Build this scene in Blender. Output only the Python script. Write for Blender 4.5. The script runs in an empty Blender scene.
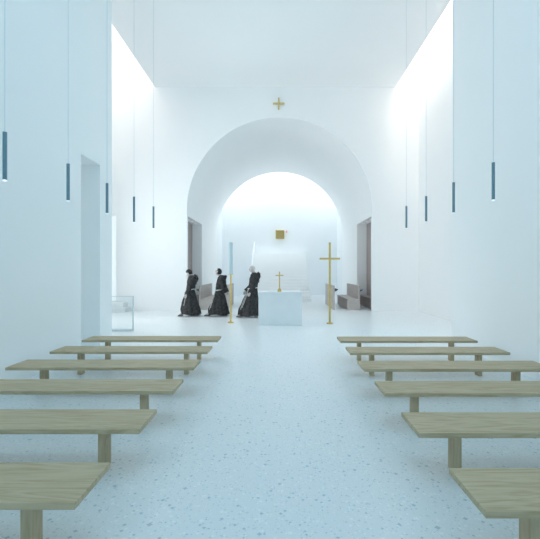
import bpy, bmesh, math, random
from mathutils import Vector, Matrix
random.seed(7)
PI = math.pi
S = bpy.context.scene
C = S.collection

# ------------------------------------------------------------------ camera
cam_data = bpy.data.cameras.new('camera')
cam = bpy.data.objects.new('camera', cam_data)
C.objects.link(cam)
cam.location = (0, 0, 1.7)
cam.rotation_euler = (PI/2, 0, 0)
cam_data.sensor_width = 36
cam_data.lens = 28.0                      # 420 px on a 540 px wide frame
cam_data.shift_x = -9.5/540
cam_data.clip_end = 200
S.camera = cam

# ------------------------------------------------------------------ world, light, exposure
S.view_settings.view_transform = 'Standard'
S.view_settings.look = 'None'
S.view_settings.gamma = 1
S.view_settings.exposure = -0.14
S.cycles.max_bounces = 24
S.cycles.diffuse_bounces = 20
world = bpy.data.worlds.new('sky')
S.world = world
world.use_nodes = True
wb = world.node_tree.nodes['Background']
wb.inputs[0].default_value = (0.55, 0.80, 0.95, 1)
wb.inputs[1].default_value = 0.6

def area(name, loc, rot, sx, sy, power, col):
    l = bpy.data.lights.new(name, 'AREA')
    l.shape = 'RECTANGLE'; l.size = sx; l.size_y = sy
    l.energy = power; l.color = col
    o = bpy.data.objects.new(name, l)
    o.location = loc; o.rotation_euler = rot
    C.objects.link(o)
    return o
area('skylight_left', (-6.35, 13.5, 12.8), (0, 0, 0), 2.4, 7.2, 116, (1.0, 0.88, 0.82))
area('skylight_right', (5.235, 13.6, 12.8), (0, 0, 0), 0.9, 7.6, 168, (1.0, 0.83, 0.74))
area('skylight_apse', (0, 26.6, 8.62), (0, 0, 0), 7.4, 2.2, 136, (0.97, 0.99, 1.0))
area('fill_side_left', (-7.82, 14.0, 3.0), (0, -PI/2, 0), 4.4, 4.0, 272, (0.95, 0.95, 0.92))  # added fill light behind an invented side window
area('fill_side_right', (5.93, 11.55, 3.3), (0, PI/2, 0), 4.8, 3.1, 98, (0.43, 0.83, 1.0))  # right-hand fill, likewise added behind an invented window
area('skylight_nave', (0, 4.0, 9.6), (0, 0, 0), 3.0, 3.0, 78, (0.50, 0.82, 1.0))
area('fill_rear', (0, -4.1, 5.3), (PI/2, 0, 0), 6.5, 4.4, 97, (0.42, 0.77, 1.0))  # added fill from behind the camera, its source is unseen

# ------------------------------------------------------------------ materials
def mat(name, col, rough=0.6, metal=0.0, spec=0.5):
    m = bpy.data.materials.new(name)
    m.use_nodes = True
    b = m.node_tree.nodes['Principled BSDF']
    b.inputs['Base Color'].default_value = (*col, 1)
    b.inputs['Roughness'].default_value = rough
    b.inputs['Metallic'].default_value = metal
    b.inputs['Specular IOR Level'].default_value = spec
    return m
def nn(m, kind, **kw):
    n = m.node_tree.nodes.new(kind)
    for k, v in kw.items(): setattr(n, k, v)
    return n
def lk(m, a, b): m.node_tree.links.new(a, b)
def bsdf(m): return m.node_tree.nodes['Principled BSDF']

def mottled(name, c1, c2, scale, rough=0.6, metal=0.0, bump=0.0, stretch=(1, 1, 1), coord='Object', detail=4, spec=0.5):
    m = mat(name, c1, rough, metal, spec)
    tc = nn(m, 'ShaderNodeTexCoord'); mp = nn(m, 'ShaderNodeMapping')
    mp.inputs['Scale'].default_value = stretch
    lk(m, tc.outputs[coord], mp.inputs['Vector'])
    n = nn(m, 'ShaderNodeTexNoise'); n.inputs['Scale'].default_value = scale; n.inputs['Detail'].default_value = detail
    lk(m, mp.outputs[0], n.inputs['Vector'])
    r = nn(m, 'ShaderNodeValToRGB')
    r.color_ramp.elements[0].position = 0.32; r.color_ramp.elements[0].color = (*c1, 1)
    r.color_ramp.elements[1].position = 0.68; r.color_ramp.elements[1].color = (*c2, 1)
    lk(m, n.outputs['Fac'], r.inputs[0]); lk(m, r.outputs[0], bsdf(m).inputs['Base Color'])
    if bump:
        bp = nn(m, 'ShaderNodeBump'); bp.inputs['Strength'].default_value = bump; bp.inputs['Distance'].default_value = 0.01
        lk(m, n.outputs['Fac'], bp.inputs['Height']); lk(m, bp.outputs[0], bsdf(m).inputs['Normal'])
    return m

PLASTER = mottled('white_plaster', (0.925, 0.93, 0.932), (0.935, 0.94, 0.941), 0.7, rough=0.85, spec=0.2)
APSE_SHADE = mottled('shade_tinted_plaster', (0.872, 0.90, 0.915), (0.885, 0.912, 0.927), 0.7, rough=0.85, spec=0.2)  # white plaster with the bluish shade beside the stairs put into its colour
STAIRWHITE = mottled('white_stair_stone', (0.955, 0.96, 0.96), (0.965, 0.97, 0.97), 2.0, rough=0.7, spec=0.2)
STONE = mottled('white_stone', (0.81, 0.835, 0.845), (0.84, 0.86, 0.87), 3.0, rough=0.6, spec=0.3)

def terrazzo():
    m = mat('terrazzo', (0.7, 0.75, 0.78), 0.32, spec=0.4)
    g = nn(m, 'ShaderNodeTexCoord')
    base = None
    mix_prev = nn(m, 'ShaderNodeRGB'); mix_prev.outputs[0].default_value = (0.765, 0.805, 0.825, 1)
    prev = mix_prev.outputs[0]
    for scale, thr, frac, col, seed in ((90, 1.0, 0.45, (0.83, 0.865, 0.88), 3.1), (55, 0.95, 0.40, (0.60, 0.69, 0.735), 11.7),
                                        (38, 0.95, 0.35, (0.86, 0.89, 0.90), 5.3), (30, 0.8, 0.24, (0.47, 0.58, 0.64), 0)):
        mp = nn(m, 'ShaderNodeMapping'); mp.inputs['Location'].default_value = (seed, seed*0.7, 0)
        lk(m, g.outputs['Object'], mp.inputs['Vector'])
        # warp a little so the chips are angular and uneven
        v = nn(m, 'ShaderNodeTexVoronoi'); v.inputs['Scale'].default_value = scale; v.inputs['Randomness'].default_value = 1.0
        v.distance = 'MINKOWSKI'; v.inputs['Exponent'].default_value = 0.8
        lk(m, mp.outputs[0], v.inputs['Vector'])
        sep = nn(m, 'ShaderNodeSeparateColor'); lk(m, v.outputs['Color'], sep.inputs[0])
        size = nn(m, 'ShaderNodeMath', operation='MULTIPLY'); size.inputs[1].default_value = thr
        lk(m, sep.outputs[1], size.inputs[0])
        lt = nn(m, 'ShaderNodeMath', operation='LESS_THAN'); lk(m, v.outputs['Distance'], lt.inputs[0]); lk(m, size.outputs[0], lt.inputs[1])
        pick = nn(m, 'ShaderNodeMath', operation='LESS_THAN'); lk(m, sep.outputs[0], pick.inputs[0]); pick.inputs[1].default_value = frac
        f = nn(m, 'ShaderNodeMath', operation='MULTIPLY'); lk(m, lt.outputs[0], f.inputs[0]); lk(m, pick.outputs[0], f.inputs[1])
        mx = nn(m, 'ShaderNodeMix', data_type='RGBA')
        lk(m, f.outputs[0], mx.inputs[0]); lk(m, prev, mx.inputs[6]); mx.inputs[7].default_value = (*col, 1)
        prev = mx.outputs[2]
    lk(m, prev, bsdf(m).inputs['Base Color'])
    return m
TERRAZZO = terrazzo()

def oak(name, c1, c2, c3, axis):
    m = mat(name, c1, 0.55, spec=0.3)
    tc = nn(m, 'ShaderNodeTexCoord'); mp = nn(m, 'ShaderNodeMapping')
    sc = [9.0, 9.0, 9.0]; sc[axis] = 1.1
    mp.inputs['Scale'].default_value = sc
    info = nn(m, 'ShaderNodeObjectInfo')
    mul = nn(m, 'ShaderNodeMath', operation='MULTIPLY'); mul.inputs[1].default_value = 40
    lk(m, info.outputs['Random'], mul.inputs[0])
    comb = nn(m, 'ShaderNodeCombineXYZ')
    for i in range(3): lk(m, mul.outputs[0], comb.inputs[i])
    lk(m, comb.outputs[0], mp.inputs['Location'])
    lk(m, tc.outputs['Object'], mp.inputs['Vector'])
    n = nn(m, 'ShaderNodeTexNoise'); n.inputs['Scale'].default_value = 0.55; n.inputs['Detail'].default_value = 3; n.inputs['Distortion'].default_value = 1.2
    lk(m, mp.outputs[0], n.inputs['Vector'])
    ring = nn(m, 'ShaderNodeMath', operation='MULTIPLY'); ring.inputs[1].default_value = 7.0
    lk(m, n.outputs['Fac'], ring.inputs[0])
    fr = nn(m, 'ShaderNodeMath', operation='PINGPONG'); fr.inputs[1].default_value = 0.5
    lk(m, ring.outputs[0], fr.inputs[0])
    f2 = nn(m, 'ShaderNodeTexNoise'); f2.inputs['Scale'].default_value = 4.0; f2.inputs['Detail'].default_value = 3
    lk(m, mp.outputs[0], f2.inputs['Vector'])
    ad = nn(m, 'ShaderNodeMath', operation='ADD'); lk(m, fr.outputs[0], ad.inputs[0]); lk(m, f2.outputs['Fac'], ad.inputs[1])
    r = nn(m, 'ShaderNodeValToRGB'); e = r.color_ramp.elements
    e[0].position = 0.42; e[0].color = (*c3, 1); e[1].position = 1.0; e[1].color = (*c2, 1)
    x = e.new(0.66); x.color = (*c1, 1)
    lk(m, ad.outputs[0], r.inputs[0]); lk(m, r.outputs[0], bsdf(m).inputs['Base Color'])
    return m
OAK = oak('pale_oak', (0.47, 0.38, 0.245), (0.53, 0.44, 0.295), (0.43, 0.325, 0.19), 0)
OAK_UP = oak('pale_oak_upright', (0.49, 0.40, 0.26), (0.54, 0.445, 0.30), (0.45, 0.35, 0.22), 2)
STALL = oak('stall_oak', (0.52, 0.465, 0.435), (0.58, 0.52, 0.485), (0.47, 0.415, 0.39), 1)
PANELWOOD = oak('walnut_panelling', (0.40, 0.33, 0.315), (0.44, 0.37, 0.35), (0.355, 0.29, 0.275), 2)
DARK = mat('dark_leather', (0.05, 0.06, 0.08), 0.6)
GOLD = mottled('gilt_brass', (0.66, 0.47, 0.15), (0.74, 0.54, 0.19), 8.0, rough=0.4, metal=0.5)
GOLDMATT = mottled('gilded_panel', (0.60, 0.48, 0.20), (0.68, 0.54, 0.24), 10.0, rough=0.5, metal=0.2)
WAX = mottled('pale_blue_wax', (0.55, 0.655, 0.70), (0.59, 0.69, 0.735), 3.0, rough=0.5)
TUBE = mottled('blue_grey_metal', (0.15, 0.26, 0.32), (0.17, 0.285, 0.345), 20.0, rough=0.45, metal=0.2)
CORD = mat('pale_cable', (0.52, 0.66, 0.73), 0.6)
RAIL = mat('white_lacquer', (0.93, 0.94, 0.94), 0.3)
STEEL = mat('pale_steel', (0.68, 0.76, 0.79), 0.4, 0.1)
HABIT = mottled('dark_wool', (0.034, 0.033, 0.034), (0.080, 0.077, 0.078), 14.0, rough=0.95, bump=0.25, spec=0.1)
SKIN = mottled('skin', (0.56, 0.49, 0.46), (0.62, 0.545, 0.515), 20.0, rough=0.6)
SKINPALE = mottled('pale_skin', (0.60, 0.53, 0.51), (0.66, 0.59, 0.57), 20.0, rough=0.6)
EYE = mat('eye_dark', (0.03, 0.025, 0.025), 0.3)
LIP = mat('lip', (0.36, 0.24, 0.22), 0.5)
HAIRDARK = mottled('dark_hair', (0.012, 0.011, 0.012), (0.03, 0.028, 0.028), 60.0, rough=0.7, bump=0.4)
HAIRWHITE = mottled('white_hair', (0.62, 0.60, 0.59), (0.75, 0.73, 0.72), 60.0, rough=0.7, bump=0.3)
ROPE = mottled('white_cord', (0.62, 0.61, 0.58), (0.76, 0.75, 0.72), 80.0, rough=0.8)
LEATHER = mottled('sandal_leather', (0.03, 0.026, 0.025), (0.055, 0.045, 0.04), 30.0, rough=0.6)
def emit(name, col, s):
    m = mat(name, col, 0.4)
    bsdf(m).inputs['Emission Color'].default_value = (*col, 1)
    bsdf(m).inputs['Emission Strength'].default_value = s
    return m
LENS = emit('lit_lens', (0.93, 0.98, 1.0), 1.0)
SPOT = emit('lit_downlight', (0.85, 0.95, 1.0), 1.6)
RED = emit('red_glass', (0.80, 0.28, 0.34), 0.3)
DAYPANE = emit('daylit_frosted_glass', (0.95, 0.99, 1.0), 0.25)
RAIL_GLOW = emit('handrail_glow', (0.96, 0.99, 1.0), 1.5)  # glow added to whiten the handrail
def glass():
    m = bpy.data.materials.new('clear_glass'); m.use_nodes = True
    nt = m.node_tree; nt.nodes.clear()
    out = nt.nodes.new('ShaderNodeOutputMaterial'); mx = nt.nodes.new('ShaderNodeMixShader')
    t = nt.nodes.new('ShaderNodeBsdfTransparent'); t.inputs[0].default_value = (0.965, 0.985, 0.99, 1)
    g = nt.nodes.new('ShaderNodeBsdfGlossy'); g.inputs['Roughness'].default_value = 0.03
    f = nt.nodes.new('ShaderNodeFresnel'); f.inputs[0].default_value = 1.3
    nt.links.new(f.outputs[0], mx.inputs[0]); nt.links.new(t.outputs[0], mx.inputs[1]); nt.links.new(g.outputs[0], mx.inputs[2])
    nt.links.new(mx.outputs[0], out.inputs[0])
    return m
GLASS = glass()

# ------------------------------------------------------------------ mesh helpers
class MB:
    def __init__(s): s.v = []; s.f = []
    def box(s, x0, x1, y0, y1, z0, z1):
        n = len(s.v)
        s.v += [(x, y, z) for z in (z0, z1) for y in (y0, y1) for x in (x0, x1)]
        s.f += [tuple(n+i for i in q) for q in ((0, 2, 3, 1), (4, 5, 7, 6), (0, 1, 5, 4), (2, 6, 7, 3), (0, 4, 6, 2), (1, 3, 7, 5))]
        return s
    def prism(s, poly, a, b, axis):
        """closed polygon (2 coords in the plane across axis) swept from a to b along axis"""
        n = len(s.v); k = len(poly)
        for t in (a, b):
            for p, q in poly:
                s.v.append({0: (t, p, q), 1: (p, t, q), 2: (p, q, t)}[axis])
        s.f.append(tuple(range(n, n+k))); s.f.append(tuple(range(n+2*k-1, n+k-1, -1)))
        for i in range(k):
            j = (i+1) % k
            s.f.append((n+i, n+k+i, n+k+j, n+j))
        return s
    def rings(s, rings, cap=True):
        n = len(s.v); k = len(rings[0])
        for r in rings: s.v += [tuple(p) for p in r]
        for a in range(len(rings)-1):
            for i in range(k):
                j = (i+1) % k
                s.f.append((n+a*k+i, n+a*k+j, n+(a+1)*k+j, n+(a+1)*k+i))
        if cap:
            s.f.append(tuple(n+i for i in reversed(range(k))))
            m = n+(len(rings)-1)*k
            s.f.append(tuple(m+i for i in range(k)))
        return s
    def cyl(s, x, y, z0, z1, r, seg=24, r1=None):
        r1 = r if r1 is None else r1
        return s.rings([[(x+q*math.cos(2*PI*i/seg), y+q*math.sin(2*PI*i/seg), z) for i in range(seg)] for z, q in ((z0, r), (z1, r1))])
    def tube(s, pts, rad, seg=12, flat=1.0):
        pts = [Vector(p) for p in pts]
        if not isinstance(rad, (list, tuple)): rad = [rad]*len(pts)
        rr = []; up = Vector((0, 1, 0))
        for i, p in enumerate(pts):
            d = (pts[min(i+1, len(pts)-1)] - pts[max(i-1, 0)]).normalized()
            u = up if abs(d.dot(up)) < 0.95 else Vector((1, 0, 0))
            a = d.cross(u).normalized(); b = d.cross(a).normalized()
            rr.append([p + (a*math.cos(2*PI*j/seg)*flat + b*math.sin(2*PI*j/seg))*rad[i] for j in range(seg)])
        return s.rings(rr)
    def sphere(s, c, r, seg=16, rings=10):
        if not isinstance(r, (tuple, list)): r = (r, r, r)
        rr = []
        for i in range(rings+1):
            t = PI*(0.02 + 0.96*i/rings)
            rr.append([(c[0]+r[0]*math.sin(t)*math.cos(2*PI*j/seg), c[1]+r[1]*math.sin(t)*math.sin(2*PI*j/seg), c[2]+r[2]*math.cos(t)) for j in range(seg)])
        return s.rings(rr)
    def build(s, name, m, parent=None, bevel=0, smooth=False, loc=None):
        me = bpy.data.meshes.new(name)
        me.from_pydata([tuple(p) for p in s.v], [], s.f)
        bm = bmesh.new(); bm.from_mesh(me)
        bmesh.ops.recalc_face_normals(bm, faces=bm.faces)
        if bevel:
            es = [e for e in bm.edges if len(e.link_faces) == 2 and e.calc_face_angle(0) > 0.6]
            bmesh.ops.bevel(bm, geom=es, offset=bevel, segments=2, affect='EDGES', profile=0.5)
        if smooth:
            for f in bm.faces: f.smooth = True
            for e in bm.edges:
                if len(e.link_faces) == 2 and e.calc_face_angle(0) > 0.7: e.smooth = False
        bm.to_mesh(me); bm.free()
        me.materials.append(m)
        o = bpy.data.objects.new(name, me)
        C.objects.link(o)
        if parent: o.parent = parent
        if loc: o.location = loc
        return o

def tag(o, label=None, cat=None, group=None, kind=None):
    if label: o['label'] = label
    if cat: o['category'] = cat
    if group: o['group'] = group
    if kind: o['kind'] = kind
    return o
def thing(name, label, cat, loc=(0, 0, 0), group=None, rz=0):
    o = bpy.data.objects.new(name, None); C.objects.link(o)
    o.location = loc; o.rotation_euler = (0, 0, rz)
    o.empty_display_size = 0.1
    return tag(o, label, cat, group)
def kids(o): return [c for c in bpy.data.objects if c.parent == o]
def dup(o, parent=None):
    c = o.copy(); C.objects.link(c)
    c.parent = parent
    for ch in kids(o): dup(ch, c)
    return c
def struct(o, label, cat):
    return tag(o, label, cat, kind='structure')

# ------------------------------------------------------------------ the setting
NX = 3.95             # nave half width
WL, WR = -7.6, 5.71   # outer walls of the chancel
CL, CR = -5.1, 4.76   # edges of the ceiling, skylight slots beyond them
CH = 9.17             # ceiling height
YB = 17.2             # chancel back wall with the arch
TOP = 13.2
AR, AS = 3.79, 4.14   # arch radius and springing
YV, YA = 25.4, 27.8   # end of the vault, apse wall

struct(MB().box(-8.2, 6.4, -4.6, 28.4, -0.25, 0).build('floor', TERRAZZO), 'pale terrazzo floor', 'floor')
# ceiling slab with the nave skylight opening (x -1.6..1.6, y 2.4..5.6)
m = MB()
m.box(CL, CR, 5.6, YB, CH, CH+0.45).box(CL, CR, -4.6, 2.4, CH, CH+0.45)
m.box(CL, -1.6, 2.4, 5.6, CH, CH+0.45).box(1.6, CR, 2.4, 5.6, CH, CH+0.45)
struct(m.build('ceiling', PLASTER), 'flat white ceiling between two skylight slots', 'ceiling')
# nave walls: thick masses; the left one has a tall doorway niche
m = MB()
m.box(WL, -NX, -4.6, 8.36, 0, CH).box(WL, -NX, 9.24, 9.9, 0, CH)
m.box(WL, -NX, 8.36, 9.24, 4.0, CH).box(WL, -NX-0.75, 8.36, 9.24, 0, 4.0)
struct(m.build('wall_left', PLASTER), 'white nave wall at left with a tall recess', 'wall')
struct(MB().box(NX, WR, -4.6, 9.6, 0, CH).build('wall_right', PLASTER), 'plain white nave wall at right', 'wall')
# rear wall behind the camera with a big opening, added for the fill light
m = MB()
m.box(-NX, NX, -4.6, -4.2, 7.6, CH).box(-NX, -3.3, -4.6, -4.2, 0, 7.6).box(3.3, NX, -4.6, -4.2, 0, 7.6).box(-3.3, 3.3, -4.6, -4.2, 0, 3.0)
struct(m.build('wall_rear', PLASTER), 'rear nave wall', 'wall')
# outer walls and tops of the skylight shafts
WZ0, WZ1, WX0, WX1 = 0.43, 3.9, -7.35, -6.71      # slit window in the left end of the back wall
def side_wall(name, x0, x1, ya, yb, w0, w1, z0, z1, label):
    m = MB().box(x0, x1, ya, w0, 0, TOP).box(x0, x1, w1, yb, 0, TOP).box(x0, x1, w0, w1, 0, z0).box(x0, x1, w0, w1, z1, TOP)
    struct(m.build(name, PLASTER), label, 'wall')
def added_window(name, x, w0, w1, z0, z1, label):  # unseen windows put in to bring fill light into the chancel
    m = MB(); d = 0.03
    m.box(x-d, x+d, w0, w0+0.06, z0, z1).box(x-d, x+d, w1-0.06, w1, z0, z1).box(x-d, x+d, w0+0.06, w1-0.06, z0, z0+0.06).box(x-d, x+d, w0+0.06, w1-0.06, z1-0.06, z1)
    f = m.build(name, RAIL)
    struct(f, label, 'window')
    MB().box(x-0.006, x+0.006, w0+0.06, w1-0.06, z0+0.06, z1-0.06).build('pane', GLASS, f)
side_wall('wall_chancel_left', WL-0.4, WL, 9.5, YB, 11.9, 16.1, 0.75, 5.25, 'outer chancel wall at left')
added_window('added_window_left', WL-0.14, 11.9, 16.1, 0.75, 5.25, 'added unseen side window lighting the chancel at left')
side_wall('wall_chancel_right', WR, WR+0.4, 9.2, YB, 9.95, 13.15, 0.85, 5.75, 'outer chancel wall at right')
added_window('added_window_right', WR+0.14, 9.95, 13.15, 0.85, 5.75, 'added unseen side window lighting the chancel at right')
m = MB()
m.box(WL, CL, 9.5, 9.9, CH, TOP).box(CR, WR, 9.2, 9.6, CH, TOP)
m.box(CL, CL+0.3, 9.5, YB, CH+0.45, TOP).box(CR-0.3, CR, 9.2, YB, CH+0.45, TOP)
m.box(WL, CL, 9.5, YB, TOP, TOP+0.2).box(CR, WR, 9.2, YB, TOP, TOP+0.2)
struct(m.build('trim_1', PLASTER), 'white skylight shafts above the ceiling edges', 'trim')
# back wall, barrel vault and its two niches: slices of one U profile
def profile(niche, drop=0.0):
    N = 120
    p = [(WL-0.4, 0), (WL-0.4, TOP), (WR+0.4, TOP), (WR+0.4, 0)]
    if niche: p += [(4.32, 0), (4.32, 3.90), (AR, 3.90)]
    else: p += [(AR, 0)]
    p += [(AR*math.cos(PI*i/N), AS-drop+AR*math.sin(PI*i/N)) for i in range(N+1)]
    if niche: p += [(-AR, 3.90), (-4.32, 3.90), (-4.32, 0)]
    else: p += [(-AR, 0)]
    return p
m = MB()
# the crown of the vault sinks a little towards the apse
dr = lambda y: 0.35*(y-YB)/(YV-YB)
for y0, y1, nic in ((YB+0.12, YB+0.2, False), (YB+0.2, 20.5, True), (20.5, YV, False)):
    m.rings([[(x, y, z) for x, z in profile(nic, dr(y))] for y in (y0, y1)])
# front skin with the slit window opening at far left
N = 120
p = [(WX1, 0), (WX1, TOP), (WR+0.4, TOP), (WR+0.4, 0), (AR, 0)] + [(AR*math.cos(PI*i/N), AS+AR*math.sin(PI*i/N)) for i in range(N+1)] + [(-AR, 0)]
m.prism(p, YB, YB+0.12, 1)
m.box(WL-0.4, WX0, YB, YB+0.12, 0, TOP).box(WX0, WX1, YB, YB+0.12, 0, WZ0).box(WX0, WX1, YB, YB+0.12, WZ1, TOP)
struct(m.build('wall_back', PLASTER), 'white back wall with a large round arch and barrel vault', 'wall')
w = MB().box(WX0, WX1, YB+0.09, YB+0.119, WZ0, WZ1).build('window_1', DAYPANE)
struct(w, 'narrow bright slit window at far left of the back wall', 'window')
m = MB().box(-AR-0.4, AR+0.4, YA, YA+0.4, 0, 8.7).box(-AR-0.4, -AR, YV, YA, 0, 8.7).box(AR, AR+0.4, YV, YA, 0, 8.7)
m.box(-AR-0.4, AR+0.4, YV, YA+0.4, 8.7, 8.9)
struct(m.build('wall_apse', APSE_SHADE), 'white apse wall washed by a hidden skylight', 'wall')

# ------------------------------------------------------------------ niches: panelling and downlights
for sx, side in ((-1, 'left'), (1, 'right')):
    m = MB()
    x0, x1 = sorted((sx*4.25, sx*4.318))
    for k in range(6):
        y0 = YB+0.21+k*(3.08/6)
        m.box(x0, x1, y0+0.004, y0+3.08/6-0.004, 0.002, 3.895)
    m.box(*sorted((sx*4.262, sx*4.318)), YB+0.21, 20.49, 0.002, 3.895)
    tag(m.build('wood_panelling', PANELWOOD), 'tall brown wood panelling lining the %s niche of the arch' % side, 'panelling')
    for k in range(4):
        y = 17.85+k*0.72
        t = thing('downlight', 'tiny recessed downlight in the soffit of the %s niche, %s' % (side, ('nearest the arch front', 'second from the arch front', 'third from the arch front', 'deepest in the arch')[k]), 'light', (sx*4.02, y, 3.90), 'niche downlights')
        a = MB(); sg = 24
        a.rings([[(r*math.cos(2*PI*i/sg), r*math.sin(2*PI*i/sg), z) for i in range(sg)] for r, z in ((0.095, 0), (0.095, -0.012), (0.075, -0.012), (0.075, 0))], cap=False)
        a.build('trim_ring', STEEL, t)
        MB().cyl(0, 0, -0.008, -0.001, 0.075).build('diffuser', SPOT, t)

# ------------------------------------------------------------------ staircase behind the altar
SX, SY0, SR, SN = 1.65, 22.0, 0.169, 16
run = 4.9/SN
st = thing('staircase', 'broad white straight staircase climbing the apse wall behind the altar', 'stairs', (0, SY0, 0))
p = [(0, 0)]
for k in range(SN):
    p += [(k*run, (k+1)*SR), ((k+1)*run, (k+1)*SR)]
p[-1] = (YA-SY0-0.002, SN*SR)
p += [(YA-SY0-0.002, 0)]
MB().prism(p, -SX, SX, 0).build('flight', STAIRWHITE, st)
m = MB()
def rail_pt(y): return (-SX+0.05, y, 0.78+max(0, min(y, 4.9))*SR/run)
m.tube([rail_pt(0.15), rail_pt(4.85)], 0.035, 10)
hr = m.build('handrail', RAIL, st, smooth=True)
MB().tube([Vector(rail_pt(0.15))+Vector((0, -0.012, -0.03)), Vector(rail_pt(4.85))+Vector((0, -0.02, -0.035))], 0.036, 10).build('added_rail_glow', RAIL_GLOW, hr, smooth=True)  # added glow that keeps the rail white against the apse wall
for k in range(5):
    y = 0.3+k*1.1
    pt = rail_pt(y); zb = (math.floor(y/run)+1)*SR
    MB().cyl(pt[0], y, zb, pt[2], 0.012, 10).build('baluster', RAIL, st)

# tabernacle and sanctuary lamp on the apse wall
t = thing('tabernacle', 'square gold tabernacle on the apse wall above the stairs', 'tabernacle', (0.03, YA, 4.0))
h = 0.285
m = MB().box(-h, h, -0.22, -0.19, h-0.04, h).box(-h, h, -0.22, -0.19, -h, -h+0.04).box(-h, -h+0.04, -0.22, -0.19, -h+0.04, h-0.04).box(h-0.04, h, -0.22, -0.19, -h+0.04, h-0.04)
m.box(-h, h, -0.19, -0.001, h-0.04, h).box(-h, h, -0.19, -0.001, -h, -h+0.04).box(-h, -h+0.04, -0.19, -0.001, -h+0.04, h-0.04).box(h-0.04, h, -0.19, -0.001, -h+0.04, h-0.04)
m.build('casing', GOLDMATT, t)
d = MB().box(-h+0.042, h-0.042, -0.05, -0.02, -h+0.045, h-0.045).build('door', GOLDMATT, t)
MB().sphere((h-0.09, -0.06, 0), 0.018).build('knob', GOLD, d)
t = thing('sanctuary_lamp', 'tiny red sanctuary lamp on the wall right of the gold tabernacle', 'lamp', (0.47, YA, 4.21))
MB().box(-0.03, 0.03, -0.10, -0.001, -0.075, -0.055).build('bracket', GOLD, t)
MB().cyl(0, -0.06, -0.055, 0.055, 0.038, 16, 0.05).build('glass_cup', RED, t)

# small cross above the arch
t = thing('wall_cross', 'small equal-armed gold cross fixed above the arch', 'cross', (-0.03, YB, 8.48))
MB().box(-0.03, 0.03, -0.07, -0.001, -0.235, 0.235).build('upright', GOLDMATT, t, bevel=0.004)
MB().box(-0.235, 0.235, -0.066, -0.001, -0.03, 0.03).build('crossbar', GOLDMATT, t, bevel=0.004)

# ------------------------------------------------------------------ choir stalls
def stall_front(sx, label):
    t = thing('choir_stall_front', label, 'choir stall', (sx*2.3, 17.7, 0), 'choir stall fronts')
    MB().box(-0.03, 0.03, 0, 3.1, 0, 1.02).build('panel', STALL, t, bevel=0.004)
    MB().prism([(sx*0.03, 0.76), (sx*0.17, 0.84), (sx*0.17, 0.87), (sx*0.03, 0.79)], 0.02, 3.08, 1).build('book_rest', DARK, t)
def stall_bench(sx, label):
    t = thing('choir_bench', label, 'choir bench', (sx*3.39, 17.7, 0), 'choir benches')
    MB().box(*sorted((0, -sx*0.06)), 0, 3.1, 0, 1.02).build('backrest', STALL, t, bevel=0.004)
    MB().box(*sorted((-sx*0.062, -sx*0.53)), 0, 3.1, 0.40, 0.45).build('seat', STALL, t, bevel=0.004)
    MB().box(*sorted((-sx*0.062, -sx*0.53)), 0, 3.1, 0, 0.399).build('base', STALL, t)
    MB().prism([(0, 0.76), (sx*0.12, 0.83), (sx*0.12, 0.86), (0, 0.79)], 0.02, 3.08, 1).build('book_rest', DARK, t)
def niche_bench(sx, label):
    t = thing('niche_bench', label, 'bench', (sx*4.245, 17.75, 0), 'benches in the arch niches')
    MB().box(*sorted((0, -sx*0.35)), 0, 2.72, 0.41, 0.46).build('seat', PANELWOOD, t, bevel=0.004)
    MB().box(*sorted((0, -sx*0.33)), 0.02, 2.70, 0, 0.41).build('base', PANELWOOD, t)
for sx, side in ((-1, 'left'), (1, 'right')):
    stall_front(sx, 'low grey-brown wooden stall front closest to the axis, %s side of the arch' % side)
    stall_bench(sx, 'grey-brown wooden bench with tall backrest, %s side of the arch' % side)
    niche_bench(sx, 'dark wooden bench built against panelling in the %s arch niche' % side)

# ------------------------------------------------------------------ altar and what stands by it
t = thing('altar', 'pale blue-white stone block altar in front of the stairs', 'altar', (0.02, 13.39, 0))
MB().box(-0.66, 0.66, -0.62, 0.62, 0, 0.965).build('block', STONE, t, bevel=0.006)
MB().box(-0.66, 0.66, -0.62, 0.62, 0.968, 1.016).build('table_slab', STONE, t, bevel=0.006)

t = thing('altar_crucifix', 'small gold crucifix standing on the altar', 'crucifix', (0.0, 12.95, 1.016))
MB().prism([(-0.07, 0), (0.07, 0), (0.035, 0.10), (-0.035, 0.10)], -0.05, 0.05, 1).build('foot', GOLD, t, bevel=0.004)
MB().box(-0.017, 0.017, -0.012, 0.012, 0.10, 0.62).build('upright', GOLD, t)
MB().box(-0.12, 0.12, -0.012, 0.012, 0.485, 0.517).build('crossbar', GOLD, t)
m = MB()
m.sphere((0.0, -0.03, 0.525), 0.018).tube([(0, -0.028, 0.505), (0, -0.03, 0.45), (0.006, -0.026, 0.40), (0, -0.028, 0.30)], [0.016, 0.02, 0.016, 0.008], 8)
m.tube([(-0.10, -0.02, 0.515), (0, -0.028, 0.49), (0.10, -0.02, 0.515)], [0.006, 0.01, 0.006], 8)
m.build('small_figure', GOLDMATT, t, smooth=True)

t = thing('standing_cross', 'tall slender gold cross on a round foot, right of the altar', 'cross', (1.58, 13.2, 0))
MB().cyl(0, 0, 0, 0.025, 0.10, 32).cyl(0, 0, 0.025, 0.05, 0.085, 32, 0.04).build('foot', GOLD, t, smooth=True)
MB().box(-0.03, 0.03, -0.03, 0.03, 0.05, 2.55).build('upright', GOLD, t, bevel=0.003)
MB().box(-0.32, 0.32, -0.028, 0.028, 2.01, 2.07).build('crossbar', GOLD, t, bevel=0.003)

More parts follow.
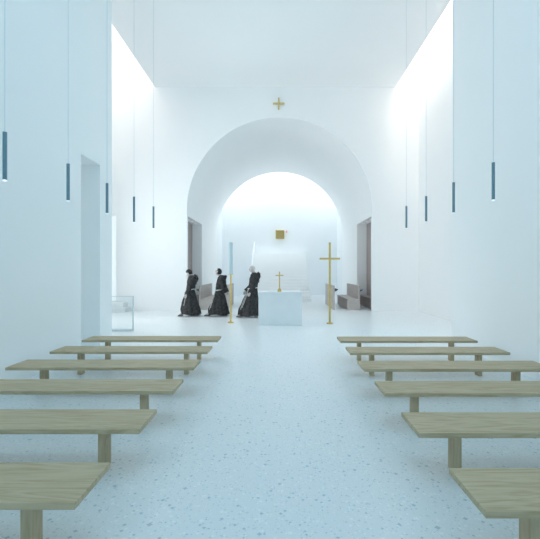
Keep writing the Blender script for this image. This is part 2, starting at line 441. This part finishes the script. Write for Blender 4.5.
t = thing('candle_stand', 'slender gold candle stand on a round foot, left of the altar', 'candle stand', (-1.557, 13.4, 0))
MB().cyl(0, 0, 0, 0.025, 0.10, 32).cyl(0, 0, 0.025, 0.05, 0.085, 32, 0.035).build('foot', GOLD, t, smooth=True)
MB().cyl(0, 0, 0.05, 1.54, 0.026, 16).build('stem', GOLD, t, smooth=True)
MB().cyl(0, 0, 1.54, 1.556, 0.085, 32).build('drip_tray', GOLD, t, smooth=True)
t = thing('candle', 'thick pale blue pillar candle on the gold stand', 'candle', (-1.557, 13.4, 1.556))
MB().cyl(0, 0, 0, 0.995, 0.066, 32).cyl(0, 0, 0.995, 1.005, 0.064, 32, 0.05).build('wax', WAX, t, smooth=True)
MB().cyl(0, 0, 1.005, 1.025, 0.004, 8).build('wick', DARK, t)

# glass panel and stepped stone block in the left side space
t = thing('glass_panel', 'clear glass panel in a thin pale frame beyond the left wall', 'glass panel', (-4.03, 11.6, 0))
MB().box(-1.5, -0.025, -0.006, 0.006, 0.05, 0.945).build('pane', GLASS, t)
MB().box(-0.03, 0, -0.02, 0.02, 0, 0.97).build('post', STEEL, t)
MB().box(-1.53, -1.50, -0.02, 0.02, 0, 0.97).build('post', STEEL, t)
MB().box(-1.50, -0.03, -0.012, 0.012, 0.945, 0.97).build('top_rail', STEEL, t)
MB().box(-1.50, -0.03, -0.06, 0.06, 0, 0.05).build('base_rail', STEEL, t)
t = thing('stepped_block', 'low white stone block of two steps behind the glass panel', 'stone block', (-6.1, 16.6, 0))
MB().box(-1.3, 0, 0, 0.58, 0, 0.18).build('step', STONE, t, bevel=0.006)
MB().box(-1.3, -0.12, 0.12, 0.58, 0.181, 0.36).build('step', STONE, t, bevel=0.006)

# ------------------------------------------------------------------ pendants
def make_pendant():
    t = thing('pendant_lamp', '', 'pendant lamp', (0, 0, 0), 'tube pendants')
    MB().cyl(0, 0, 0, 0.54, 0.023, 20).build('tube', TUBE, t, smooth=True)
    MB().cyl(0, 0, -0.012, 0, 0.021, 20).build('lens', LENS, t)
    MB().cyl(0, 0, 0.54, CH-2.71-0.03, 0.003, 8).build('cable', CORD, t)
    MB().cyl(0, 0, CH-2.71-0.03, CH-2.71, 0.05, 20).build('ceiling_rose', RAIL, t)
    return t
words = ('nearest the camera', 'second from the camera', 'third from the camera', 'fourth from the camera', 'farthest from the camera')
wordsr = ('nearest the camera', 'second from the camera', 'third from the camera', 'farthest from the camera')
pz = (4.74, 6.16, 7.55, 8.95, 10.33)
first = make_pendant()
for i, y in enumerate(pz):
    o = first if i == 0 else dup(first)
    o.location = (-3.1, y, 2.71)
    o['label'] = 'slim blue-grey tube lamp hanging in the left row, %s' % words[i]
for i, y in enumerate(pz[1:]):
    o = dup(first); o.location = (3.1, y-0.07, 2.71)
    o['label'] = 'slim blue-grey tube lamp hanging in the right row, %s' % wordsr[i]

# ------------------------------------------------------------------ benches
def make_bench():
    t = thing('bench', '', 'bench', (0, 0, 0), 'plank benches in rows')
    MB().box(-1.242, 1.242, -0.245, 0.245, 0.37, 0.41).build('seat', OAK, t, bevel=0.004)
    for x in (0.86, -0.86):
        MB().box(x-0.0325, x+0.0325, -0.06, 0.06, 0, 0.37).build('leg', OAK_UP, t)
    return t
ys = [2.81+1.07*k-0.245 for k in range(6)]
ORD = ('row nearest the camera, cut by the frame', 'second row from the camera', 'third row from the camera',
       'fourth row from the camera', 'fifth row from the camera', 'last row, nearest the altar')
b0 = make_bench()
for sx, side in ((-1, 'left'), (1, 'right')):
    for k, y in enumerate(ys):
        o = b0 if (sx == -1 and k == 0) else dup(b0)
        o.location = (-2.373, y, 0) if sx == -1 else (2.343, y-0.08, 0)
        if sx == 1: o.rotation_euler = (0, 0, PI)
        o['label'] = 'pale oak plank bench %s of the aisle, %s' % (side, ORD[k])

# ------------------------------------------------------------------ people (facing -X)
def remesh(mb, voxel, smooth_iter, name):
    me = bpy.data.meshes.new(name+'_raw'); me.from_pydata([tuple(p) for p in mb.v], [], mb.f)
    bm = bmesh.new(); bm.from_mesh(me); bmesh.ops.recalc_face_normals(bm, faces=bm.faces); bm.to_mesh(me); bm.free()
    o = bpy.data.objects.new(name+'_raw', me); C.objects.link(o)
    r = o.modifiers.new('r', 'REMESH'); r.mode = 'VOXEL'; r.voxel_size = voxel
    if smooth_iter:
        s = o.modifiers.new('s', 'SMOOTH'); s.iterations = smooth_iter; s.factor = 0.5
    dg = bpy.context.evaluated_depsgraph_get(); dg.update()
    res = bpy.data.meshes.new_from_object(o.evaluated_get(dg))
    res.name = name
    bpy.data.objects.remove(o); bpy.data.meshes.remove(me)
    res.materials.clear()
    for p in res.polygons: p.use_smooth = True
    return res

def head_shape(q):
    """unit-sphere direction -> head surface point; forward is -X"""
    x, y, z = q
    p = Vector((x*0.098, y*0.076, z*0.118))
    if x > 0: p.x *= 1.03
    # jaw: narrows below and comes forward
    if z < -0.1:
        k = min(1, (-0.1-z)/0.9)
        p.y *= 1-0.34*k
        if x < 0: p.x *= 1-0.06*k
        else: p.x *= 1-0.45*k
    f = max(0, -x)
    g = lambda cy, cz, w, h: math.exp(-((y-cy)/w)**2-((z-cz)/h)**2)*(1 if x < 0 else 0)
    p.x -= 0.024*g(0, -0.18, 0.13, 0.16)+0.012*g(0, 0.02, 0.09, 0.2)       # nose
    p.x -= 0.007*g(0, 0.22, 0.6, 0.09)                                     # brow
    for s in (-1, 1): p.x += 0.012*g(s*0.42, 0.05, 0.2, 0.11)              # eye sockets
    for s in (-1, 1): p.x -= 0.005*g(s*0.5, -0.2, 0.22, 0.16)              # cheekbones
    p.x -= 0.006*g(0, -0.47, 0.3, 0.06)+0.005*g(0, -0.60, 0.26, 0.06)       # lips
    p.x -= 0.010*g(0, -0.86, 0.3, 0.14)                                     # chin
    return p

def uv_dirs(seg=48, rings=36):
    return [[(math.sin(t)*math.cos(2*PI*j/seg), math.sin(t)*math.sin(2*PI*j/seg), math.cos(t)) for j in range(seg)]
            for t in [PI*(0.01+0.98*i/rings) for i in range(rings+1)]]

def person(label, loc, head, pitch, yaw, arms, legs, rings_spec, hood, hair, skin, cord, scale=1.0):
    root = thing('person', label, 'person', loc)
    root.scale = (scale,)*3
    H = Matrix.Translation(head) @ Matrix.Rotation(yaw, 4, 'Z') @ Matrix.Rotation(pitch, 4, 'Y')
    # ---- body: one continuous surface
    b = MB()
    b.rings([[H @ head_shape(q) for q in ring] for ring in uv_dirs()])
    for s in (-1, 1):
        c = H @ Vector((0.008, s*0.079, -0.008))
        b.sphere(c, (0.018, 0.010, 0.031), 12, 8)
    neck0 = Vector((rings_spec[1][1], 0, rings_spec[1][0]))
    b.tube([neck0-Vector((0, 0, 0.08)), neck0, H @ Vector((0.03, 0, -0.06))], [0.075, 0.06, 0.052], 16)
    for spec in (rings_spec,):
        tr = [(z, x, rx*0.8, ry*0.82) for z, x, rx, ry in spec if z > 0.86]
        b.rings([[(x+rx*math.cos(2*PI*j/24), ry*math.sin(2*PI*j/24), z) for j in range(24)] for z, x, rx, ry in tr])
    for a in arms:
        sh, el, wr, fd = [Vector(v) for v in a['pts']]      # shoulder, elbow, wrist, finger direction target
        b.tube([sh, sh.lerp(el, 0.5), el, el.lerp(wr, 0.4), wr], [0.052, 0.047, 0.038, 0.036, 0.026], 14)
        d = (fd-wr).normalized()
        side = Vector(a['side']).normalized()                 # across the knuckles, towards the thumb
        side = (side-d*side.dot(d)).normalized(); nrm = d.cross(side).normalized()*a.get('curl', 1)
        palm = [wr, wr+d*0.03, wr+d*0.085]
        rr = []
        for i, (q, wd, th) in enumerate(((wr-d*0.01, 0.026, 0.02), (wr+d*0.03, 0.036, 0.017), (wr+d*0.07, 0.041, 0.015), (wr+d*0.092, 0.039, 0.012))):
            rr.append([q+side*math.cos(2*PI*j/16)*wd+nrm*math.sin(2*PI*j/16)*th for j in range(16)])
        b.rings(rr)
        for k, L in enumerate((0.072, 0.080, 0.074, 0.058)):
            base = wr+d*0.085+side*(0.030-0.020*k)
            c = a.get('bend', 0.5)
            p1 = base+d*L*0.45*math.cos(c*0.4)+nrm*L*0.45*math.sin(c*0.4)
            p2 = p1+d*L*0.32*math.cos(c*1.3)+nrm*L*0.32*math.sin(c*1.3)
            p3 = p2+d*L*0.26*math.cos(c*2.0)+nrm*L*0.26*math.sin(c*2.0)
            b.tube([base-d*0.02, p1, p2, p3], [0.0095, 0.009, 0.0085, 0.007], 8)
        tb = wr+d*0.028+side*0.028
        b.tube([tb-side*0.012, tb+side*0.022+d*0.022, tb+side*0.028+d*0.05+nrm*0.012, tb+side*0.022+d*0.068+nrm*0.022], [0.013, 0.012, 0.010, 0.008], 8)
    feet = []
    for hip, knee, ank, toe in legs:
        hip, knee, ank, toe = [Vector(v) for v in (hip, knee, ank, toe)]
        b.tube([hip, hip.lerp(knee, 0.5), knee, knee.lerp(ank, 0.35), ank], [0.085, 0.072, 0.054, 0.052, 0.036], 16)
        d = (toe-ank); heel = ank+Vector((-d.x, -d.y, 0)).normalized()*0.035+Vector((0, 0, -0.055))
        up = Vector((0, 0, 1)); dd = (toe-heel).normalized(); sd = dd.cross(up).normalized(); nu = sd.cross(dd)
        rr = []
        for t_, wd, th in ((0.0, 0.022, 0.02), (0.1, 0.032, 0.034), (0.3, 0.034, 0.042), (0.55, 0.040, 0.030), (0.8, 0.045, 0.019), (0.95, 0.038, 0.014), (1.0, 0.02, 0.008)):
            q = heel.lerp(toe, t_)+nu*(th-0.005)
            rr.append([q+sd*math.cos(2*PI*j/16)*wd+nu*math.sin(2*PI*j/16)*th for j in range(16)])
        b.rings(rr)
        b.tube([ank, heel+nu*0.04+dd*0.03], [0.036, 0.036], 12)
        for k in range(5):
            q = heel.lerp(toe, 0.9)+sd*(0.034-0.017*k)+nu*0.010
            b.tube([q, q+dd*(0.034-0.004*k)], [0.010, 0.008], 8)
        feet.append((heel, dd, sd, nu, (toe-heel).length))
    me = remesh(b, 0.0065, 3, 'body')
    me.materials.append(skin); me.materials.append(EYE); me.materials.append(LIP)
    Hi = H.inverted()
    for poly in me.polygons:
        c = Hi @ poly.center
        if c.x < -0.055:
            for s in (-1, 1):
                if abs(c.y-s*0.031) < 0.013 and abs(c.z-0.006) < 0.006: poly.material_index = 1
            if abs(c.y) < 0.021 and abs(c.z+0.064) < 0.006: poly.material_index = 2
    body = bpy.data.objects.new('body', me); C.objects.link(body); body.parent = root
    # ---- hair
    hb = bmesh.new()
    dirs = uv_dirs(56, 40); grid = {}
    def keep(q):
        x, y, z = q
        if hair == 'full':     return z > 0.64 if x < -0.55 else (z > 0.28 if x < -0.15 else z > -0.5-0.2*x)
        if hair == 'receding': return z > 0.72 if x < -0.45 else (z > 0.30 if x < -0.1 else z > -0.5)
        return (-0.45 < z < 0.62) and x > -0.05+0.25*max(0, z)         # fringe round a bald crown
    thick = {'full': 1.10, 'receding': 1.09, 'fringe': 1.045}[hair]
    for i, ring in enumerate(dirs):
        for j, q in enumerate(ring):
            w = 1.0+(thick-1.0)*(1+0.10*math.sin(9*q[1]*3+5*q[2])+0.1*math.sin(17*q[0]+11*q[1]))
            grid[i, j] = hb.verts.new(H @ (head_shape(q)*w))
    for i in range(len(dirs)-1):
        for j in range(56):
            k = (j+1) % 56
            cq = [sum(v)/4 for v in zip(dirs[i][j], dirs[i][k], dirs[i+1][k], dirs[i+1][j])]
            if keep(cq):
                f = hb.faces.new((grid[i, j], grid[i, k], grid[i+1, k], grid[i+1, j])); f.smooth = True
    for v in [v for v in hb.verts if not v.link_faces]: hb.verts.remove(v)
    hb.normal_update()
    ext = bmesh.ops.solidify(hb, geom=hb.faces[:], thickness=0.014)
    bmesh.ops.recalc_face_normals(hb, faces=hb.faces)
    hm = bpy.data.meshes.new('hair'); hb.to_mesh(hm); hb.free()
    hm.materials.append(HAIRWHITE if hair == 'fringe' else HAIRDARK)
    ho = bpy.data.objects.new('hair', hm); C.objects.link(ho); ho.parent = root
    # ---- habit: skirt and bodice with folds, plus wide sleeves
    g = MB(); seg = 72
    zmax = rings_spec[0][0]
    rr = []
    dense = []
    for (a, bb) in zip(rings_spec[:-1], rings_spec[1:]):
        n = 6
        for k in range(n):
            u = k/n; u2 = u*u*(3-2*u)*0.5+u*0.5
            dense.append(tuple(a[i]+(bb[i]-a[i])*(u if i == 0 else u2) for i in range(4)))
    dense.append(rings_spec[-1])
    ph = random.random()*6
    for z, x, rx, ry in dense:
        t_ = max(0, min(1, (0.98-z)/0.9))
        up_ = max(0, min(1, (z-1.0)/0.3))
        ring = []
        for j in range(seg):
            th = 2*PI*j/seg
            fold = 1+t_*(0.075*math.sin(9*th+ph+0.6*z)+0.05*math.sin(14*th-ph*2+1.5*z)+0.025*math.sin(23*th))+0.012*math.sin(7*th+5*z)*(1-t_)
            zz = z
            if z < 0.2: zz = z+0.02*math.sin(3*th+ph)
            ring.append((x+rx*fold*math.cos(th), ry*fold*math.sin(th), zz))
        rr.append(ring)
    g.rings(rr)
    for a in arms:
        sh, el, wr, fd = [Vector(v) for v in a['pts']]
        sh2 = sh+Vector((0, -0.02*(1 if sh.y > 0 else -1), 0.01))
        e2 = wr+(el-wr)*0.06
        g.tube([sh2, sh.lerp(el, 0.35), sh.lerp(el, 0.7), el, el.lerp(e2, 0.35), el.lerp(e2, 0.7), e2],
               [0.085, 0.078, 0.074, 0.074, 0.072, 0.078, 0.088], 20)
        g.sphere(sh2+Vector((0, 0, -0.01)), (0.10, 0.095, 0.092), 18, 12)
        for k in range(4):                                    # creases at the elbow
            q = sh.lerp(el, 0.75+0.09*k)
            g.sphere(q, 0.078+0.004*(k % 2), 14, 8)
    hme = remesh(g, 0.010, 1, 'habit'); hme.materials.append(HABIT)
    hob = bpy.data.objects.new('habit', hme); C.objects.link(hob); hob.parent = root
    # ---- hood lying on the shoulders and back
    g = MB(); rr = []
    hx, hz, back, drop = hood
    for i in range(25):
        th = PI*2*i/24
        bx = (1+math.cos(th))/2                              # 1 at the back, 0 at the throat
        c = Vector((hx+0.105*math.cos(th)+0.03*bx, 0.115*math.sin(th), hz-0.045*(1-bx)+0.0*bx))
        out = Vector((math.cos(th), math.sin(th), 0))
        w = 0.038+0.03*bx; h_ = 0.030+0.022*bx
        rr.append([c+out*w*math.cos(2*PI*j/14)+Vector((0, 0, 1))*h_*math.sin(2*PI*j/14) for j in range(14)])
    g.rings(rr)
    # pouch of the hood hanging on the back, and the capelet over the shoulders
    g.tube([(hx+0.06, 0, hz+0.01), (hx+back*0.75, 0, hz-0.02), (hx+back, 0, hz-drop*0.35), (hx+back*0.82, 0, hz-drop*0.8), (hx+back*0.6, 0, hz-drop)],
           [0.10, 0.10, 0.078, 0.05, 0.02], 18)
    sh = rings_spec
    cap = []
    for z, s in ((hz-0.01, 0.45), (hz-0.05, 0.76), (hz-0.10, 0.96), (hz-0.17, 1.08), (hz-0.25, 1.07), (hz-0.29, 1.0)):
        cap.append([(hx-0.005+0.155*s*math.cos(2*PI*j/40)*(1+0.03*math.sin(6*2*PI*j/40)), 0.235*s*math.sin(2*PI*j/40)*(1+0.03*math.sin(6*2*PI*j/40)), z) for j in range(40)])
    g.rings(cap)
    hme = remesh(g, 0.010, 3, 'hood'); hme.materials.append(HABIT)
    hob = bpy.data.objects.new('hood', hme); C.objects.link(hob); hob.parent = root
    # ---- cord belt: loop round the waist and the hanging ends with knots
    wz, wx, wrx, wry = cord['waist']
    g = MB()
    loop = [(wx+(wrx+0.012)*math.cos(2*PI*i/48), (wry+0.012)*math.sin(2*PI*i/48), wz+0.02*math.cos(2*PI*i/48)) for i in range(49)]
    for off in (0, 0.016):
        g.tube([(x, y, z+off) for x, y, z in loop], 0.0085, 8)
    for strand in cord['strands']:
        g.tube(strand, 0.007, 8)
        for q in range(1, len(strand)):
            g.sphere(strand[q], 0.013, 10, 8)
    g.build('cord_belt', ROPE, root, smooth=True)
    # ---- sandals
    for heel, dd, sd, nu, L in feet:
        g = MB(); rr = []
        for z0 in (-0.022, -0.006):
            rr.append([heel+dd*(L*(0.5+0.56*math.cos(2*PI*j/28)))+sd*(0.047*math.sin(2*PI*j/28))*(1+0.12*math.cos(2*PI*j/28))+nu*z0 for j in range(28)])
        g.rings(rr)
        for t_, w_, h_ in ((0.72, 0.05, 0.047), (0.50, 0.047, 0.070)):
            q = heel.lerp(heel+dd*L, t_)
            pts = [q+sd*math.cos(PI*j/12)*w_+nu*(math.sin(PI*j/12)*h_-0.006) for j in range(13)]
            g.tube(pts, 0.009, 8)
        q = heel+dd*0.05
        g.tube([q+sd*0.042+nu*0.0, q+sd*0.040+nu*0.05, q-dd*0.075+nu*0.06, q-sd*0.040+nu*0.05, q-sd*0.042], 0.008, 8)
        g.build('sandal', LEATHER, root, smooth=True)
    return root

# rings: (z, x centre, half depth, half width)
p1 = person('person in dark hooded habit with bowed head and full dark hair, leftmost of three', (-3.25, 15.35, 0),
    head=(-0.045, 0, 1.575), pitch=-0.62, yaw=0.0,
    arms=[dict(pts=[(0.07, -0.19, 1.36), (0.03, -0.27, 1.05), (-0.10, -0.25, 0.80), (-0.16, -0.24, 0.62)], side=(-1, -0.3, 0), curl=1, bend=0.5),
          dict(pts=[(0.07, 0.19, 1.36), (0.05, 0.27, 1.06), (-0.04, 0.25, 0.80), (-0.09, 0.24, 0.62)], side=(-1, 0.3, 0), curl=-1, bend=0.5)],
    legs=[((-0.02, -0.09, 0.88), (-0.16, -0.09, 0.48), (-0.29, -0.09, 0.085), (-0.44, -0.09, 0.028)),
          ((0.02, 0.09, 0.88), (0.10, 0.09, 0.48), (0.31, 0.09, 0.115), (0.205, 0.10, 0.026))],
    rings_spec=[(1.49, 0.05, 0.07, 0.08), (1.42, 0.06, 0.12, 0.17), (1.34, 0.06, 0.145, 0.215), (1.15, 0.02, 0.155, 0.205), (0.96, -0.01, 0.150, 0.185),
                (0.80, -0.01, 0.20, 0.21), (0.50, -0.015, 0.29, 0.25), (0.25, 0.0, 0.345, 0.29), (0.06, 0.035, 0.335, 0.31)],
    hood=(0.05, 1.435, 0.17, 0.24), hair='full', skin=SKIN,
    cord=dict(waist=(0.96, -0.01, 0.152, 0.188), strands=[[(-0.08, -0.165, 0.96), (-0.13, -0.215, 0.75), (-0.16, -0.265, 0.55), (-0.18, -0.29, 0.42)]]))

p2 = person('person in dark hooded habit looking upward with head tilted back, middle of three', (-2.20, 15.35, 0),
    head=(-0.035, 0, 1.605), pitch=0.42, yaw=0.0,
    arms=[dict(pts=[(0.09, -0.19, 1.38), (0.17, -0.27, 1.08), (0.24, -0.20, 0.86), (0.30, -0.12, 0.72)], side=(1, 0.2, 0.3), curl=-1, bend=0.6),
          dict(pts=[(0.09, 0.19, 1.38), (0.17, 0.26, 1.08), (0.26, 0.19, 0.86), (0.31, 0.10, 0.72)], side=(1, 0.2, 0.3), curl=1, bend=0.6)],
    legs=[((-0.02, -0.09, 0.88), (-0.20, -0.09, 0.50), (-0.36, -0.09, 0.085), (-0.535, -0.09, 0.030)),
          ((0.02, 0.09, 0.88), (0.08, 0.09, 0.48), (0.23, 0.09, 0.115), (0.125, 0.10, 0.026))],
    rings_spec=[(1.50, 0.08, 0.07, 0.08), (1.43, 0.08, 0.12, 0.17), (1.35, 0.075, 0.145, 0.215), (1.15, 0.045, 0.165, 0.205), (0.95, 0.02, 0.158, 0.185),
                (0.80, 0.01, 0.20, 0.21), (0.50, -0.01, 0.275, 0.25), (0.25, -0.04, 0.36, 0.28), (0.055, -0.015, 0.375, 0.30)],
    hood=(0.085, 1.445, 0.10, 0.22), hair='receding', skin=SKIN,
    cord=dict(waist=(0.95, 0.02, 0.160, 0.188), strands=[[(-0.13, -0.08, 0.95), (-0.19, -0.11, 0.75), (-0.27, -0.14, 0.50), (-0.335, -0.16, 0.26)],
                                                          [(-0.12, -0.10, 0.95), (-0.17, -0.15, 0.72), (-0.235, -0.19, 0.50), (-0.29, -0.21, 0.32)]]))

p3 = person('person in dark hooded habit with bald crown and white hair, rightmost, beside the altar', (-0.975, 15.05, 0),
    head=(-0.01, 0, 1.60), pitch=-0.12, yaw=0.30,
    arms=[dict(pts=[(0.08, -0.19, 1.36), (0.06, -0.28, 1.04), (-0.06, -0.27, 0.82), (-0.13, -0.26, 0.66)], side=(-1, -0.2, 0), curl=1, bend=0.8),
          dict(pts=[(0.06, 0.19, 1.36), (-0.04, 0.26, 1.06), (-0.24, 0.20, 0.84), (-0.32, 0.14, 0.72)], side=(-0.4, -0.2, 1), curl=-1, bend=0.8)],
    legs=[((-0.02, -0.09, 0.88), (-0.21, -0.09, 0.50), (-0.36, -0.09, 0.085), (-0.53, -0.09, 0.030)),
          ((0.03, 0.09, 0.88), (0.10, 0.09, 0.48), (0.21, 0.09, 0.105), (0.07, 0.10, 0.026))],
    rings_spec=[(1.49, 0.06, 0.07, 0.08), (1.42, 0.07, 0.12, 0.17), (1.34, 0.07, 0.145, 0.215), (1.15, 0.045, 0.155, 0.205), (0.96, 0.02, 0.155, 0.185),
                (0.80, -0.01, 0.20, 0.21), (0.50, -0.06, 0.28, 0.25), (0.25, -0.10, 0.345, 0.28), (0.055, -0.09, 0.365, 0.30)],
    hood=(0.075, 1.435, 0.13, 0.24), hair='fringe', skin=SKINPALE,
    cord=dict(waist=(0.96, 0.02, 0.157, 0.188), strands=[[(-0.12, -0.08, 0.96), (-0.20, -0.14, 0.75), (-0.29, -0.19, 0.52), (-0.37, -0.20, 0.28)],
                                                          [(-0.11, -0.11, 0.96), (-0.17, -0.18, 0.73), (-0.25, -0.22, 0.52), (-0.32, -0.235, 0.34)]]), scale=1.07)
